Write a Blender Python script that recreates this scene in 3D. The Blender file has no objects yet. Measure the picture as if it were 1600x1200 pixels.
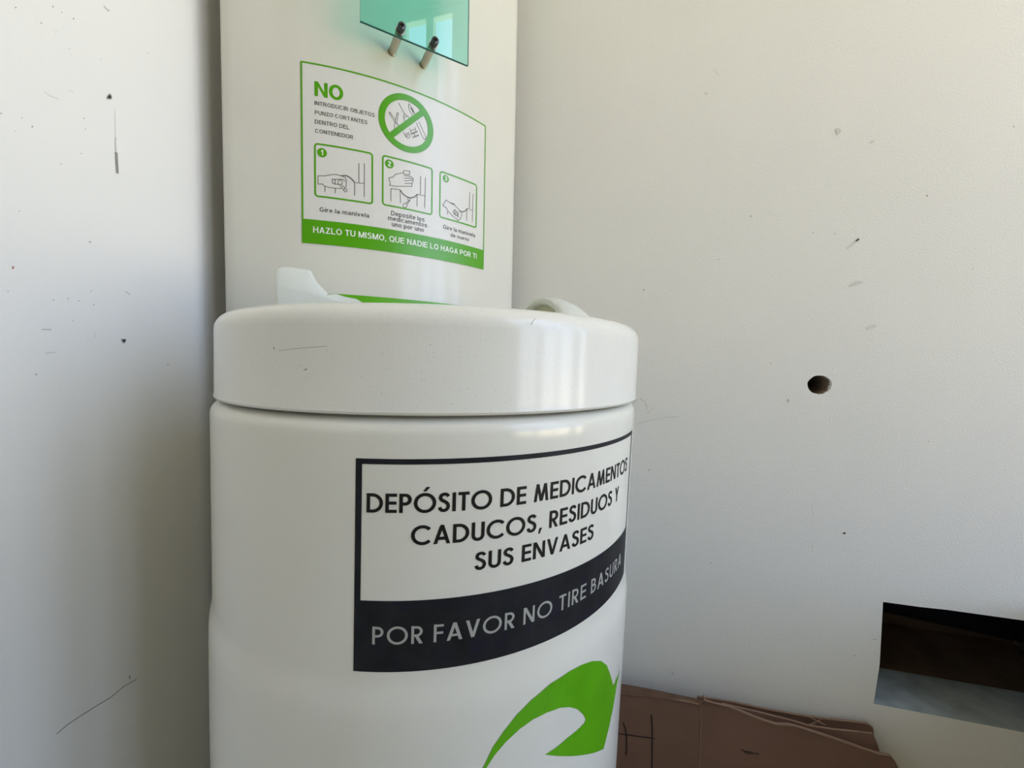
import bpy, bmesh, math, random
import numpy as np
from mathutils import Vector, Matrix

random.seed(7)
SC = bpy.context.scene
COL = SC.collection
PI = math.pi

# ------------------------------------------------------------------ survey
# survey frame: camera at the origin, x right, y ahead, z up; the room is that
# frame turned so that the two walls lie along the axes with the corner at (0,0)
FPX, PITCH, ROLL = 630.8, 0.0565, 0.0202
CX, CY, PHI = -0.0987, 0.5436, 0.5231           # drum axis and facing direction
R_DRUM, R_COL, D_COL, W_COL = 0.25, 0.4961, 0.1825, 0.2666
CAM_H = 1.15
cp, sp, cr, sr = math.cos(PITCH), math.sin(PITCH), math.cos(ROLL), math.sin(ROLL)
M = np.array([[cr, -sr, 0], [sr, cr, 0], [0, 0, 1]]) @ np.array([[1, 0, 0], [0, -sp, -cp], [0, cp, -sp]])
C2 = np.array([CX, CY])
A2 = np.array([math.sin(PHI), -math.cos(PHI)])     # the bin's front direction
L2 = np.array([math.cos(PHI), math.sin(PHI)])      # the bin's own right-hand side
NR = np.array([math.sin(PHI - PI/4), -math.cos(PHI - PI/4)])
NL = np.array([math.sin(PHI + PI/4), -math.cos(PHI + PI/4)])
DR = float(C2 @ -NR) + 0.41
DL = float(C2 @ -NL) + 0.41
TH = -PI/2 - math.atan2(NR[1], NR[0])
CT, ST = math.cos(TH), math.sin(TH)

def world(p):
    return Vector((CT*p[0] - ST*p[1] + DL, ST*p[0] + CT*p[1] - DR, p[2] + CAM_H))

def ray(x, y):
    return M.T @ np.array([(x-800)/FPX, (y-600)/FPX, 1.0])

def on_back(x, y):
    """point of the back wall (plane Y = 0) seen at x, y -> room X, Z"""
    v = ray(x, y); t = -DR/float(v[:2] @ NR); w = world(v*t)
    return w.x, w.z

def on_left(x, y):
    v = ray(x, y); t = -DL/float(v[:2] @ NL); w = world(v*t)
    return w.y, w.z

def circle_hit(x, y, cc, r):
    v = ray(x, y); d = v[:2]
    a = float(d@d); b = -2*float(d@cc); c = float(cc@cc) - r*r
    q = max(b*b - 4*a*c, 0.0)
    t = (-b - math.sqrt(q))/(2*a)
    return v*t

CCOL = C2 - A2*(D_COL + R_COL)

def axis(z):
    """the drum stands a little out of plumb: its axis drifts sideways with height"""
    return C2 + np.array([0.0040 + 0.016*z, 0.0])

def draft(z):
    return 0.006*(z + 0.14)

def drum_uv(x, y, r=R_DRUM):
    """arc length round the drum (0 = front) and height of what is seen at x, y"""
    z = -0.1
    # near the right rim a pixel of error is centimetres of arc: measure from the rim itself
    if x > 880:
        lo, hi = 900.0, 1060.0
        for _ in range(26):
            mid = (lo + hi)/2; v = ray(mid, y)[:2]; zz = -0.15
            z_ = -(y-565)/FPX*0.5; c_ = axis(z_); r_ = r + draft(z_)
            if (v@c_)**2 - (v@v)*(c_@c_ - r_*r_) > 0: lo = mid
            else: hi = mid
        seen = float(np.interp(y, [640, 700, 820, 1019, 1150, 1200, 1330], [989.5, 988.5, 981, 972.5, 965, 962.5, 956]))
        w = min(1.0, (x - 880)/(seen - 880)); x = min(x + (lo - seen)*w, lo - 0.05)
    for _ in range(5):
        p = circle_hit(x, y, axis(z), r + draft(z)); z = float(p[2])
    q = p[:2] - axis(z)
    return r*math.atan2(float(q@L2), float(q@A2)), float(p[2])

def col_uv(x, y):
    p = circle_hit(x, y, CCOL, R_COL); q = p[:2] - CCOL
    return R_COL*math.atan2(float(q@L2), float(q@A2)), float(p[2])

def drum_map(s, z, off=0.0, r=R_DRUM):
    t = s/r; rr = r + off + draft(z)
    q = axis(z) + rr*(math.cos(t)*A2 + math.sin(t)*L2)
    return world((q[0], q[1], z))

def col_map(s, z, off=0.0):
    t = s/R_COL; rr = R_COL + off
    q = CCOL + rr*(math.cos(t)*A2 + math.sin(t)*L2)
    return world((q[0], q[1], z))

def bin_pt(lat, d, z):
    """d = distance behind the drum axis, lat = towards the bin's right, z from camera height"""
    q = C2 + lat*L2 - d*A2
    return world((q[0], q[1], z))

# ------------------------------------------------------------------ camera
cam_d = bpy.data.cameras.new('camera')
cam = bpy.data.objects.new('camera', cam_d); COL.objects.link(cam)
cam_d.sensor_width = 36.0
cam_d.lens = FPX/1600*36.0
cam_d.clip_start = 0.01
o0 = world((0, 0, 0))
ax = [world(M[i]) - o0 for i in range(3)]
m4 = Matrix.Identity(4)
for r in range(3):
    m4[r][0] = ax[0][r]; m4[r][1] = -ax[1][r]; m4[r][2] = -ax[2][r]; m4[r][3] = o0[r]
cam.matrix_world = m4
SC.camera = cam

# ------------------------------------------------------------------ light
SC.view_settings.view_transform = 'Standard'
SC.view_settings.look = 'None'
SC.view_settings.gamma = 1.0
SC.view_settings.use_curve_mapping = False
SC.view_settings.exposure = 0.08

ROOM_X, ROOM_Y, ROOM_Z = 2.6, -4.2, 4.1
WIN_Y0, WIN_Y1, WIN_Z0, WIN_Z1 = -1.72, -0.06, 0.70, 3.78
N_PANE = 4

wd = bpy.data.worlds.new('daylight'); SC.world = wd; wd.use_nodes = True
nt = wd.node_tree; nt.nodes.clear()
wo = nt.nodes.new('ShaderNodeOutputWorld'); bg = nt.nodes.new('ShaderNodeBackground')
tc = nt.nodes.new('ShaderNodeTexCoord'); sx = nt.nodes.new('ShaderNodeSeparateXYZ')
mr = nt.nodes.new('ShaderNodeMapRange'); mx = nt.nodes.new('ShaderNodeMix'); mx.data_type = 'RGBA'
nt.links.new(tc.outputs['Generated'], sx.inputs[0]); nt.links.new(sx.outputs['Z'], mr.inputs['Value'])
mr.inputs['From Min'].default_value = -0.06; mr.inputs['From Max'].default_value = 0.06
nt.links.new(mr.outputs[0], mx.inputs['Factor'])
mx.inputs['A'].default_value = (1.62, 1.44, 1.02, 1)      # sunlit paving outside
mx.inputs['B'].default_value = (0.53, 0.67, 0.96, 1)     # sky
nt.links.new(mx.outputs['Result'], bg.inputs['Color']); bg.inputs['Strength'].default_value = 6.0
nt.links.new(bg.outputs[0], wo.inputs[0])

pl = bpy.data.lights.new('window_portal', 'AREA'); pl.shape = 'RECTANGLE'
pl.size = WIN_Z1 - WIN_Z0; pl.size_y = WIN_Y1 - WIN_Y0
pl.cycles.is_portal = True
po = bpy.data.objects.new('window_portal', pl); COL.objects.link(po)
po.location = (ROOM_X + 0.13, (WIN_Y0 + WIN_Y1)/2, (WIN_Z0 + WIN_Z1)/2)
po.rotation_euler = (0, PI/2, 0)

# ------------------------------------------------------------------ materials
def lin(c):
    return tuple(((v/255)/12.92 if v/255 <= 0.04045 else ((v/255 + 0.055)/1.055)**2.4) for v in c)

def material(name, rgb, rough=0.6, spec=0.5, var=0.0, var_scale=6.0, bump=0.0, bump_scale=200.0,
             bump_dist=0.001, speck=None, trans=0.0, alpha=1.0, metal=0.0, stretch=None, coat=0.0):
    m = bpy.data.materials.new(name); m.use_nodes = True
    n = m.node_tree; b = n.nodes['Principled BSDF']
    b.inputs['Roughness'].default_value = rough
    b.inputs['Specular IOR Level'].default_value = spec
    b.inputs['Metallic'].default_value = metal
    b.inputs['Coat Weight'].default_value = coat
    b.inputs['Base Color'].default_value = (*rgb, 1)
    b.inputs['Alpha'].default_value = alpha
    tcn = n.nodes.new('ShaderNodeTexCoord')
    src = tcn.outputs['Object']
    if stretch:
        mp = n.nodes.new('ShaderNodeMapping'); mp.inputs['Scale'].default_value = stretch
        n.links.new(src, mp.inputs['Vector']); src = mp.outputs[0]
    col_out = None
    if var > 0:
        nz = n.nodes.new('ShaderNodeTexNoise'); nz.inputs['Scale'].default_value = var_scale
        nz.inputs['Detail'].default_value = 5.0
        n.links.new(src, nz.inputs['Vector'])
        rp = n.nodes.new('ShaderNodeMapRange')
        rp.inputs['From Min'].default_value = 0.3; rp.inputs['From Max'].default_value = 0.7
        rp.inputs['To Min'].default_value = 1 - var; rp.inputs['To Max'].default_value = 1 + var
        n.links.new(nz.outputs['Fac'], rp.inputs['Value'])
        mu = n.nodes.new('ShaderNodeVectorMath'); mu.operation = 'SCALE'
        mu.inputs[0].default_value = rgb
        n.links.new(rp.outputs[0], mu.inputs['Scale'])
        col_out = mu.outputs[0]
    if speck:
        scol, sscale, lo, hi, amount = speck
        vz = n.nodes.new('ShaderNodeTexNoise'); vz.inputs['Scale'].default_value = sscale
        vz.inputs['Detail'].default_value = 2.0
        n.links.new(src, vz.inputs['Vector'])
        r2 = n.nodes.new('ShaderNodeMapRange')
        r2.inputs['From Min'].default_value = lo; r2.inputs['From Max'].default_value = hi
        r2.inputs['To Max'].default_value = amount
        n.links.new(vz.outputs['Fac'], r2.inputs['Value'])
        mxx = n.nodes.new('ShaderNodeMix'); mxx.data_type = 'RGBA'
        n.links.new(r2.outputs[0], mxx.inputs['Factor'])
        if col_out: n.links.new(col_out, mxx.inputs['A'])
        else: mxx.inputs['A'].default_value = (*rgb, 1)
        mxx.inputs['B'].default_value = (*scol, 1)
        col_out = mxx.outputs['Result']
    if col_out: n.links.new(col_out, b.inputs['Base Color'])
    if bump > 0:
        bz = n.nodes.new('ShaderNodeTexNoise'); bz.inputs['Scale'].default_value = bump_scale
        bz.inputs['Detail'].default_value = 3.0
        n.links.new(src, bz.inputs['Vector'])
        bp = n.nodes.new('ShaderNodeBump'); bp.inputs['Strength'].default_value = bump
        bp.inputs['Distance'].default_value = bump_dist
        n.links.new(bz.outputs['Fac'], bp.inputs['Height'])
        n.links.new(bp.outputs[0], b.inputs['Normal'])
    if trans > 0: b.inputs['Transmission Weight'].default_value = trans
    return m

WHITE = (0.80, 0.79, 0.75)
M_WALL_L = material('painted_plaster_left', (0.85, 0.84, 0.81), 0.75, 0.3, 0.015, 3.0, 0.22, 330, 0.0007)
M_WALL_B = material('painted_plaster_back', (0.84, 0.83, 0.785), 0.75, 0.3, 0.02, 3.0, 0.36, 330, 0.0011)
M_WALL = material('painted_plaster', (0.42, 0.39, 0.29), 0.8, 0.3)
M_CEIL = material('ceiling_paint', (0.60, 0.575, 0.47), 0.9, 0.2)
M_FLOOR = material('floor_tile', (0.30, 0.27, 0.15), 0.5, 0.4, 0.08, 4)
M_PLAST = material('white_polyethylene', (0.69, 0.68, 0.61), 0.16, 0.5, 0.02, 7.0, 0.03, 420, 0.0004)
M_DRUM = material('white_polyethylene_drum', (0.80, 0.785, 0.70), 0.16, 0.5, 0.02, 7.0, 0.03, 420, 0.0004)
M_LID = material('white_polyethylene_lid', (0.83, 0.82, 0.755), 0.16, 0.5, 0.02, 7.0, 0.05, 300, 0.0005,
                 speck=((0.33, 0.31, 0.27), 900, 0.66, 0.74, 0.5), stretch=(1, 1, 1))
M_HORN = material('dusty_polyethylene', (0.68, 0.70, 0.64), 0.42, 0.4, 0.03, 30, 0.2, 600, 0.0006,
                  speck=((0.40, 0.40, 0.35), 800, 0.62, 0.74, 0.5))
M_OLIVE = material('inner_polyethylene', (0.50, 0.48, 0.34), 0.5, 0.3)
M_DARK = material('label_black', (0.014, 0.015, 0.018), 0.5, 0.22, 0.35, 40, speck=((0.012, 0.012, 0.03), 60, 0.5, 0.7, 0.6))
M_INK = material('lettering_black', (0.014, 0.013, 0.012), 0.5, 0.22)
M_GREYTXT = material('lettering_grey', (0.40, 0.40, 0.37), 0.4, 0.4)
M_GREEN = material('print_green', lin((92, 172, 12)), 0.35, 0.5, 0.08, 25, speck=((0.03, 0.10, 0.01), 260, 0.68, 0.75, 0.5))
M_GREEN2 = material('sticker_green', lin((82, 160, 14)), 0.28, 0.5)
M_STICK = material('sticker_film', (0.72, 0.71, 0.675), 0.27, 0.5, 0.03, 700, 0.06, 900, 0.0003)
M_STICKTXT = material('sticker_ink_grey', (0.13, 0.125, 0.115), 0.4, 0.4)
M_STICKLINE = material('sticker_line_grey', (0.16, 0.15, 0.14), 0.4, 0.4)
M_STICKW = material('sticker_white', (0.80, 0.84, 0.76), 0.3, 0.5)
M_STEEL = material('brushed_steel', (0.50, 0.45, 0.37), 0.32, 0.5, 0.1, 60, metal=1.0)
M_BLACKM = material('black_screw', (0.03, 0.03, 0.032), 0.3, 0.6)
M_SOCKET = material('screw_socket', (0.005, 0.005, 0.005), 0.8, 0.1)
M_CARD = material('brown_cardboard', (0.185, 0.105, 0.072), 0.85, 0.2, 0.07, 9, 0.15, 120, 0.0006)
M_CARD2 = material('cardboard_edge', (0.25, 0.155, 0.105), 0.85, 0.2, 0.10, 40, 0.2, 200, 0.0006)
M_PEN = material('marker_ink', (0.018, 0.012, 0.012), 0.6, 0.3)
M_DUST = material('dusty_plaster', (0.31, 0.36, 0.39), 0.9, 0.1, 0.20, 22, 0.3, 90, 0.002)
M_CLAY = material('clay_block', (0.34, 0.26, 0.20), 0.9, 0.1, 0.2, 90, 0.5, 150, 0.002)
M_CAV = material('cavity_masonry', (0.30, 0.21, 0.15), 0.95, 0.05, 0.25, 12, 0.5, 60, 0.003)
M_PIPE = material('dark_pipe', (0.012, 0.011, 0.016), 0.4, 0.4)
M_FRAME = material('window_frame_white', (0.75, 0.75, 0.73), 0.5, 0.4)

gm = bpy.data.materials.new('green_glass'); gm.use_nodes = True
gn = gm.node_tree; gn.nodes.clear()
go = gn.nodes.new('ShaderNodeOutputMaterial'); gx = gn.nodes.new('ShaderNodeMixShader'); gl = gn.nodes.new('ShaderNodeLayerWeight'); gp = gn.nodes.new('ShaderNodeMath'); gf = gn.nodes.new('ShaderNodeMath')
gt = gn.nodes.new('ShaderNodeBsdfTransparent'); gg = gn.nodes.new('ShaderNodeBsdfGlossy')
gl.inputs['Blend'].default_value = 0.5; gp.operation = 'POWER'; gp.inputs[1].default_value = 5.0; gf.operation = 'MULTIPLY_ADD'; gf.inputs[1].default_value = 0.95; gf.inputs[2].default_value = 0.045
gn.links.new(gl.outputs['Facing'], gp.inputs[0]); gn.links.new(gp.outputs[0], gf.inputs[0])
gt.inputs['Color'].default_value = (0.70, 0.96, 0.92, 1); gg.inputs['Roughness'].default_value = 0.0
gn.links.new(gf.outputs[0], gx.inputs[0]); gn.links.new(gt.outputs[0], gx.inputs[1]); gn.links.new(gg.outputs[0], gx.inputs[2]); gn.links.new(gx.outputs[0], go.inputs[0])
M_GLASS = gm
M_GEDGE = material('glass_edge', (0.01, 0.12, 0.11), 0.15, 0.5)

# ------------------------------------------------------------------ mesh helpers
def link(name, bm, mats, parent=None, smooth=False, recalc=True):
    if recalc: bmesh.ops.recalc_face_normals(bm, faces=bm.faces)
    me = bpy.data.meshes.new(name); bm.to_mesh(me); bm.free()
    if not isinstance(mats, (list, tuple)): mats = [mats]
    for m in mats: me.materials.append(m)
    if smooth:
        for p in me.polygons: p.use_smooth = True
        try: me.set_sharp_from_angle(angle=math.radians(40))
        except Exception: pass
    ob = bpy.data.objects.new(name, me); COL.objects.link(ob)
    if parent:
        ob.parent = parent
        ob.matrix_parent_inverse = parent.matrix_world.inverted()
    return ob

def empty(name, loc, label, cat):
    e = bpy.data.objects.new(name, None); COL.objects.link(e)
    e.location = loc; e.empty_display_size = 0.05
    bpy.context.view_layer.update()
    e['label'] = label; e['category'] = cat
    return e

def struct(o): o['kind'] = 'structure'; return o

def box(bm, x0, x1, y0, y1, z0, z1, mi=0):
    v = [bm.verts.new(p) for p in ((x0,y0,z0),(x1,y0,z0),(x1,y1,z0),(x0,y1,z0),(x0,y0,z1),(x1,y0,z1),(x1,y1,z1),(x0,y1,z1))]
    for f in ((3,2,1,0),(4,5,6,7),(0,1,5,4),(1,2,6,5),(2,3,7,6),(3,0,4,7)):
        bm.faces.new([v[i] for i in f]).material_index = mi

def tube(bm, pts, r, seg=12, cap=True, mi=0):
    pts = [Vector(p) for p in pts]; rings = []
    up = Vector((0, 0, 1))
    for i, p in enumerate(pts):
        t = (pts[min(i+1, len(pts)-1)] - pts[max(i-1, 0)]).normalized()
        ref = up if abs(t.dot(up)) < 0.95 else Vector((1, 0, 0))
        u = t.cross(ref).normalized(); w = t.cross(u)
        rr = r[i] if isinstance(r, (list, tuple)) else r
        rings.append([bm.verts.new(p + rr*(math.cos(2*PI*k/seg)*u + math.sin(2*PI*k/seg)*w)) for k in range(seg)])
    for a, b in zip(rings, rings[1:]):
        for k in range(seg):
            bm.faces.new((a[k], a[(k+1) % seg], b[(k+1) % seg], b[k])).material_index = mi
    if cap:
        bm.faces.new(rings[0][::-1]).material_index = mi
        bm.faces.new(rings[-1]).material_index = mi

# flat artwork (s, z) laid on a curved face
def poly2(bm, pts, mi=0):
    f = bm.faces.new([bm.verts.new((p[0], p[1], 0)) for p in pts]); f.material_index = mi; return f

def ribbon(bm, pts, w, closed=False, mi=0):
    """stroke of width w along a polyline, mitred"""
    P = [Vector((p[0], p[1])) for p in pts]; n = len(P); L = []; Q = []
    for i in range(n):
        if closed: a, b = P[i-1], P[(i+1) % n]
        else: a, b = P[max(i-1, 0)], P[min(i+1, n-1)]
        d1 = (P[i] - a); d2 = (b - P[i])
        d1 = d1.normalized() if d1.length > 1e-12 else d2.normalized()
        d2 = d2.normalized() if d2.length > 1e-12 else d1
        t = d1 + d2
        t = t.normalized() if t.length > 1e-6 else d1
        nn = Vector((-t.y, t.x)); k = max(0.45, nn.dot(Vector((-d1.y, d1.x))))
        o = nn*(w/2/k)
        L.append(bm.verts.new((P[i].x + o.x, P[i].y + o.y, 0))); Q.append(bm.verts.new((P[i].x - o.x, P[i].y - o.y, 0)))
    rng = range(n) if closed else range(n-1)
    for i in rng:
        j = (i+1) % n
        bm.faces.new((L[i], Q[i], Q[j], L[j])).material_index = mi

def disc2(bm, s, z, r, n=28, mi=0, ry=None):
    poly2(bm, [(s + r*math.cos(2*PI*k/n), z + (ry or r)*math.sin(2*PI*k/n)) for k in range(n)], mi)

def ring_pts(s, z, r, n=36, ry=None):
    return [(s + r*math.cos(2*PI*k/n), z + (ry or r)*math.sin(2*PI*k/n)) for k in range(n)]

def lay(bm, fmap, off, step=0.006, thick=0.0):
    """cut flat artwork into narrow upright strips and wrap it on the face"""
    ss = [v.co.x for v in bm.verts]
    if step:
        x = math.floor(min(ss)/step)*step + step
        while x < max(ss):
            bmesh.ops.bisect_plane(bm, geom=bm.verts[:] + bm.edges[:] + bm.faces[:], plane_co=(x, 0, 0), plane_no=(1, 0, 0), dist=1e-7)
            x += step
    # every face outward
    for f in bm.faces:
        f.normal_update()
        if f.normal.z < 0: f.normal_flip()
    for v in bm.verts:
        v.co = fmap(v.co.x, v.co.y, off + v.co.z)
    return bm

# ---- geometric sans capitals drawn with strokes
WT = 0.165; K = WT/2
def arc(cx, cy, rx, ry, a0, a1, n=22):
    return [(cx + rx*math.cos(math.radians(a0 + (a1-a0)*i/n)), cy + ry*math.sin(math.radians(a0 + (a1-a0)*i/n))) for i in range(n+1)]
def slant(x0, y0, x1, y1, w=None):
    w = w or WT*math.hypot(x1-x0, y1-y0)/abs(y1-y0)*0.97
    return ('P', [(x0-w/2, y0), (x0+w/2, y0), (x1+w/2, y1), (x1-w/2, y1)])
def smooth(p, n=5):
    out = []
    for i in range(len(p)-1):
        a, b, c, d = p[max(i-1, 0)], p[i], p[i+1], p[min(i+2, len(p)-1)]
        for k in range(n):
            t = k/n
            out.append(tuple(0.5*(2*b[j] + (c[j]-a[j])*t + (2*a[j]-5*b[j]+4*c[j]-d[j])*t*t + (3*b[j]-a[j]-3*c[j]+d[j])*t**3) for j in (0, 1)))
    return out + [p[-1]]
def glyph(c):
    S = lambda *p: ('S', list(p))
    vert = S((K, 0), (K, 1))
    if c == 'D': return 0.78, [vert, ('S', [(K, 1-K), (0.28, 1-K)] + arc(0.28, 0.5, 0.5-K, 0.5-K, 90, -90) + [(K, K)])]
    if c == 'E': return 0.54, [vert, S((K, 1-K), (0.54, 1-K)), S((K, 0.51), (0.52, 0.51)), S((K, K), (0.54, K))]
    if c == 'F': return 0.50, [vert, S((K, 1-K), (0.50, 1-K)), S((K, 0.51), (0.48, 0.51))]
    if c in 'PR':
        r = (1-K-0.46)/2; w = 0.58
        g = [vert, ('S', [(K, 1-K), (w-K-r, 1-K)] + arc(w-K-r, 1-K-r, r, r, 90, -90, 14) + [(K, 0.46)])]
        if c == 'R': g.append(slant(0.50, 0, 0.26, 0.44)); w = 0.60
        return w, g
    if c == 'B':
        r1 = (1-K-0.53)/2; r2 = (0.53-K)/2
        return 0.58, [vert, ('S', [(K, 1-K), (0.52-K-r1, 1-K)] + arc(0.52-K-r1, 1-K-r1, r1, r1, 90, -90, 14) + [(K, 0.53)]),
                      ('S', [(K, 0.53), (0.58-K-r2, 0.53)] + arc(0.58-K-r2, K+r2, r2, r2, 90, -90, 14) + [(K, K)])]
    if c in 'OÓ':
        g = [('C', arc(0.51, 0.5, 0.525-K, 0.525-K, 0, 351, 39))]
        if c == 'Ó': g.append(('P', [(0.42, 1.10), (0.55, 1.10), (0.74, 1.33), (0.56, 1.33)]))
        return 1.02, g
    if c == 'C': return 0.90, [('S', arc(0.51, 0.5, 0.525-K, 0.525-K, 42, 318, 30))]
    if c == 'S':
        return 0.56, [('S', smooth([(0.475, 0.80), (0.41, 0.895), (0.29, 0.93), (0.155, 0.88), (0.10, 0.755), (0.155, 0.635), (0.29, 0.55), (0.42, 0.45), (0.475, 0.295), (0.415, 0.135), (0.27, 0.07), (0.13, 0.12), (0.065, 0.25)]))]
    if c == 'I': return WT, [vert]
    if c == 'T': return 0.54, [S((0, 1-K), (0.54, 1-K)), S((0.27, 0), (0.27, 1))]
    if c == 'U': return 0.64, [('S', [(K, 1), (K, 0.32)] + arc(0.32, 0.305, 0.32-K, 0.32-K, 180, 360) + [(0.64-K, 1)])]
    if c == 'N': return 0.72, [vert, S((0.72-K, 0), (0.72-K, 1)), slant(0.72-K-0.01, 0, K+0.01, 1)]
    if c == 'M': return 0.92, [slant(0.09, 0, 0.22, 1), slant(0.46, 0.02, 0.22, 1), slant(0.46, 0.02, 0.70, 1), slant(0.83, 0, 0.70, 1)]
    if c == 'A': return 0.80, [slant(0.09, 0, 0.40, 1), slant(0.71, 0, 0.40, 1), S((0.2, 0.29), (0.6, 0.29))]
    if c == 'V': return 0.74, [slant(0.37, 0, 0.09, 1), slant(0.37, 0, 0.65, 1)]
    if c == 'Y': return 0.64, [slant(0.32, 0.42, 0.09, 1), slant(0.32, 0.42, 0.55, 1), S((0.32, 0), (0.32, 0.5))]
    if c == ',': return 0.24, [('P', [(0.02, -0.17), (0.11, -0.17), (0.24, 0.15), (0.09, 0.15)])]
    return 0.30, []

def put_caps(bm, txt, s0, s1, zb, cap, gap=0.115, weight=1.0, font=None, space=0.04):
    font = font or glyph
    x = 0; items = []
    for ch in txt:
        w, g = font(ch); items.append((x, g)); x += w + (gap if ch != ' ' else space)
    tot = x - gap; ks = (s1 - s0)/tot
    T = lambda x0, p: (s0 + (x0 + p[0])*ks, zb + p[1]*cap)
    for x0, g in items:
        for kind, pts in g:
            if kind == 'P': poly2(bm, [T(x0, p) for p in pts])
            else:
                # stroke in glyph space, then scaled, so that weights scale with the letter
                tmp = bmesh.new(); ribbon(tmp, pts, WT*weight, kind == 'C')
                for f in tmp.faces: poly2(bm, [T(x0, v.co) for v in f.verts])
                tmp.free()

# ---- plain grotesque letters for the sticker
def glyph2(c):
    k = K; S = lambda *p: ('S', list(p)); st = lambda x, a=0, b=1: S((x, a), (x, b)); X = 0.73
    hump = lambda a, b: ('S', [(a, 0.40)] + arc((a+b)/2, X-k-0.19, (b-a)/2, 0.19, 180, 0, 12) + [(b, 0)])
    if c == 'O' or c == 'Q':
        g = [('C', arc(.39, .5, .39-k, .51-k, 0, 351, 30))]
        if c == 'Q': g.append(slant(.70, -.02, .46, .26))
        return .78, g
    if c in 'CG':
        g = [('S', arc(.39, .5, .39-k, .51-k, 40, 318, 26))]
        if c == 'G': g = [('S', arc(.39, .5, .39-k, .51-k, 40, 310, 26) + [(.76-k, .44)]), S((.42, .45), (.76, .45))]
        return .77, g
    if c == 'D': return .71, [st(k), ('S', [(k, 1-k), (.33, 1-k)] + arc(.33, .5, .71-k-.33, .5-k, 90, -90) + [(k, k)])]
    if c == 'E': return .62, [st(k), S((k, 1-k), (.62, 1-k)), S((k, .52), (.58, .52)), S((k, k), (.62, k))]
    if c == 'L': return .58, [st(k), S((k, k), (.58, k))]
    if c == 'H': return .71, [st(k), st(.71-k), S((k, .53), (.71-k, .53))]
    if c in 'PR':
        r = (1-k-.45)/2; w = .66
        g = [st(k), ('S', [(k, 1-k), (w-k-r, 1-k)] + arc(w-k-r, 1-k-r, r, r, 90, -90, 14) + [(k, .45)])]
        if c == 'R': g.append(slant(.62, 0, .36, .45)); w = .71
        return w, g
    if c == 'B': return .67, [st(k), ('S', [(k, 1-k), (.36, 1-k)] + arc(.38, .76, .19, .24-k, 90, -90, 12) + [(k, .52)]), ('S', [(k, .52), (.36, .52)] + arc(.38, .3-k/2, .67-k-.38, .26-k/2, 90, -90, 12) + [(k, k)])]
    if c == 'J': return .52, [('S', [(.52-k, 1), (.52-k, .28)] + arc(.26, .27, .26-k, .27-k, 0, -170, 14))]
    if c == 'S': return .64, [('S', [(p[0]*1.16, p[1]) for p in glyph('S')[1][0][1]])]
    if c == 'I': return WT, [st(k)]
    if c == 'T': return .62, [S((0, 1-k), (.62, 1-k)), st(.31)]
    if c == 'U': return .69, [('S', [(k, 1), (k, .34)] + arc(.345, .33, .345-k, .33-k, 180, 360) + [(.69-k, 1)])]
    if c == 'N': return .71, [st(k), st(.71-k), slant(.70-k, 0, k+.01, 1)]
    if c == 'M': return .84, [st(k), st(.84-k), slant(.42, 0, k+.02, 1), slant(.42, 0, .82-k, 1)]
    if c == 'A': return .74, [slant(.09, 0, .37, 1), slant(.65, 0, .37, 1), S((.18, .29), (.56, .29))]
    if c == 'Z': return .62, [S((.03, 1-k), (.60, 1-k)), S((0, k), (.62, k)), slant(.11, .05, .51, .95)]
    if c == 'o': return .58, [('C', arc(.29, X/2, .29-k, X/2+.01-k, 0, 349, 24))]
    if c == 'e': return .57, [('S', [(.10, X/2+.02), (.57-k, X/2+.02)] + arc(.285, X/2, .285-k, X/2-k, 8, 318, 22))]
    if c == 'c': return .54, [('S', arc(.28, X/2, .28-k, X/2-k, 45, 315, 20))]
    if c == 'a': return .55, [('S', arc(.27, X-k-.17, .27-k, .17, 165, 0, 12) + [(.54-k, 0)]), ('C', arc(.27, .21, .27-k, .21-k, 0, 340, 18))]
    if c == 'i': return WT, [st(k, 0, X), st(k, .86, 1)]
    if c == 'l': return WT, [st(k)]
    if c == 'r': return .38, [st(k, 0, X), ('S', arc(.33, X-k-.22, .25, .22, 180, 80, 8))]
    if c == 'n': return .56, [st(k, 0, X), hump(k, .56-k)]
    if c == 'm': return .86, [st(k, 0, X), hump(k, .43), hump(.43, .86-k)]
    if c == 'u': return .56, [('S', [(k, X), (k, .27)] + arc(.27, .26, .27-k, .26-k, 180, 350, 12)), st(.56-k, 0, X)]
    if c in 'pd':
        ring = ('C', arc(.29, X/2, .29-k, X/2-k, 0, 349, 22))
        return .58, [ring, st(k, -.28, X) if c == 'p' else st(.58-k, 0, 1)]
    if c == 's': return .54, [('S', [(p[0]*.98, p[1]*X) for p in glyph('S')[1][0][1]])]
    if c == 't': return .34, [('S', [(.14, .95), (.14, .2), (.18, k), (.33, k)]), S((0, X-k), (.33, X-k))]
    if c == 'v': return .56, [slant(.28, 0, .08, X), slant(.28, 0, .48, X)]
    if c == '1': return .42, [st(.32), ('S', [(.32, .93), (.2, .80), (.04, .72)])]
    if c == '2': return .58, [('S', smooth([(.09, .72), (.14, .86), (.29, .92), (.45, .84), (.46, .68), (.36, .48), (.20, .28), (.10, k)])), S((.06, k), (.58, k))]
    if c == '3': return .58, [('S', smooth([(.09, .75), (.16, .88), (.30, .92), (.45, .84), (.44, .62), (.26, .53), (.46, .44), (.50, .25), (.40, .11), (.26, .07), (.13, .13), (.07, .26)]))]
    if c == ',': return .2, [('P', [(.02, -.17), (.10, -.17), (.20, .15), (.04, .15)])]
    return .26, []

def put_text(bm, txt, uv, bl, tl, brt, weight=1.0):
    """printed line: baseline-left, top-left (of a capital) and baseline-right as seen"""
    a, b, t = uv(*bl), uv(*brt), uv(*tl)
    put_caps(bm, txt, a[0], b[0], (a[1]+b[1])/2, t[1]-a[1], 0.10, weight, glyph2, 0.06)

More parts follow.
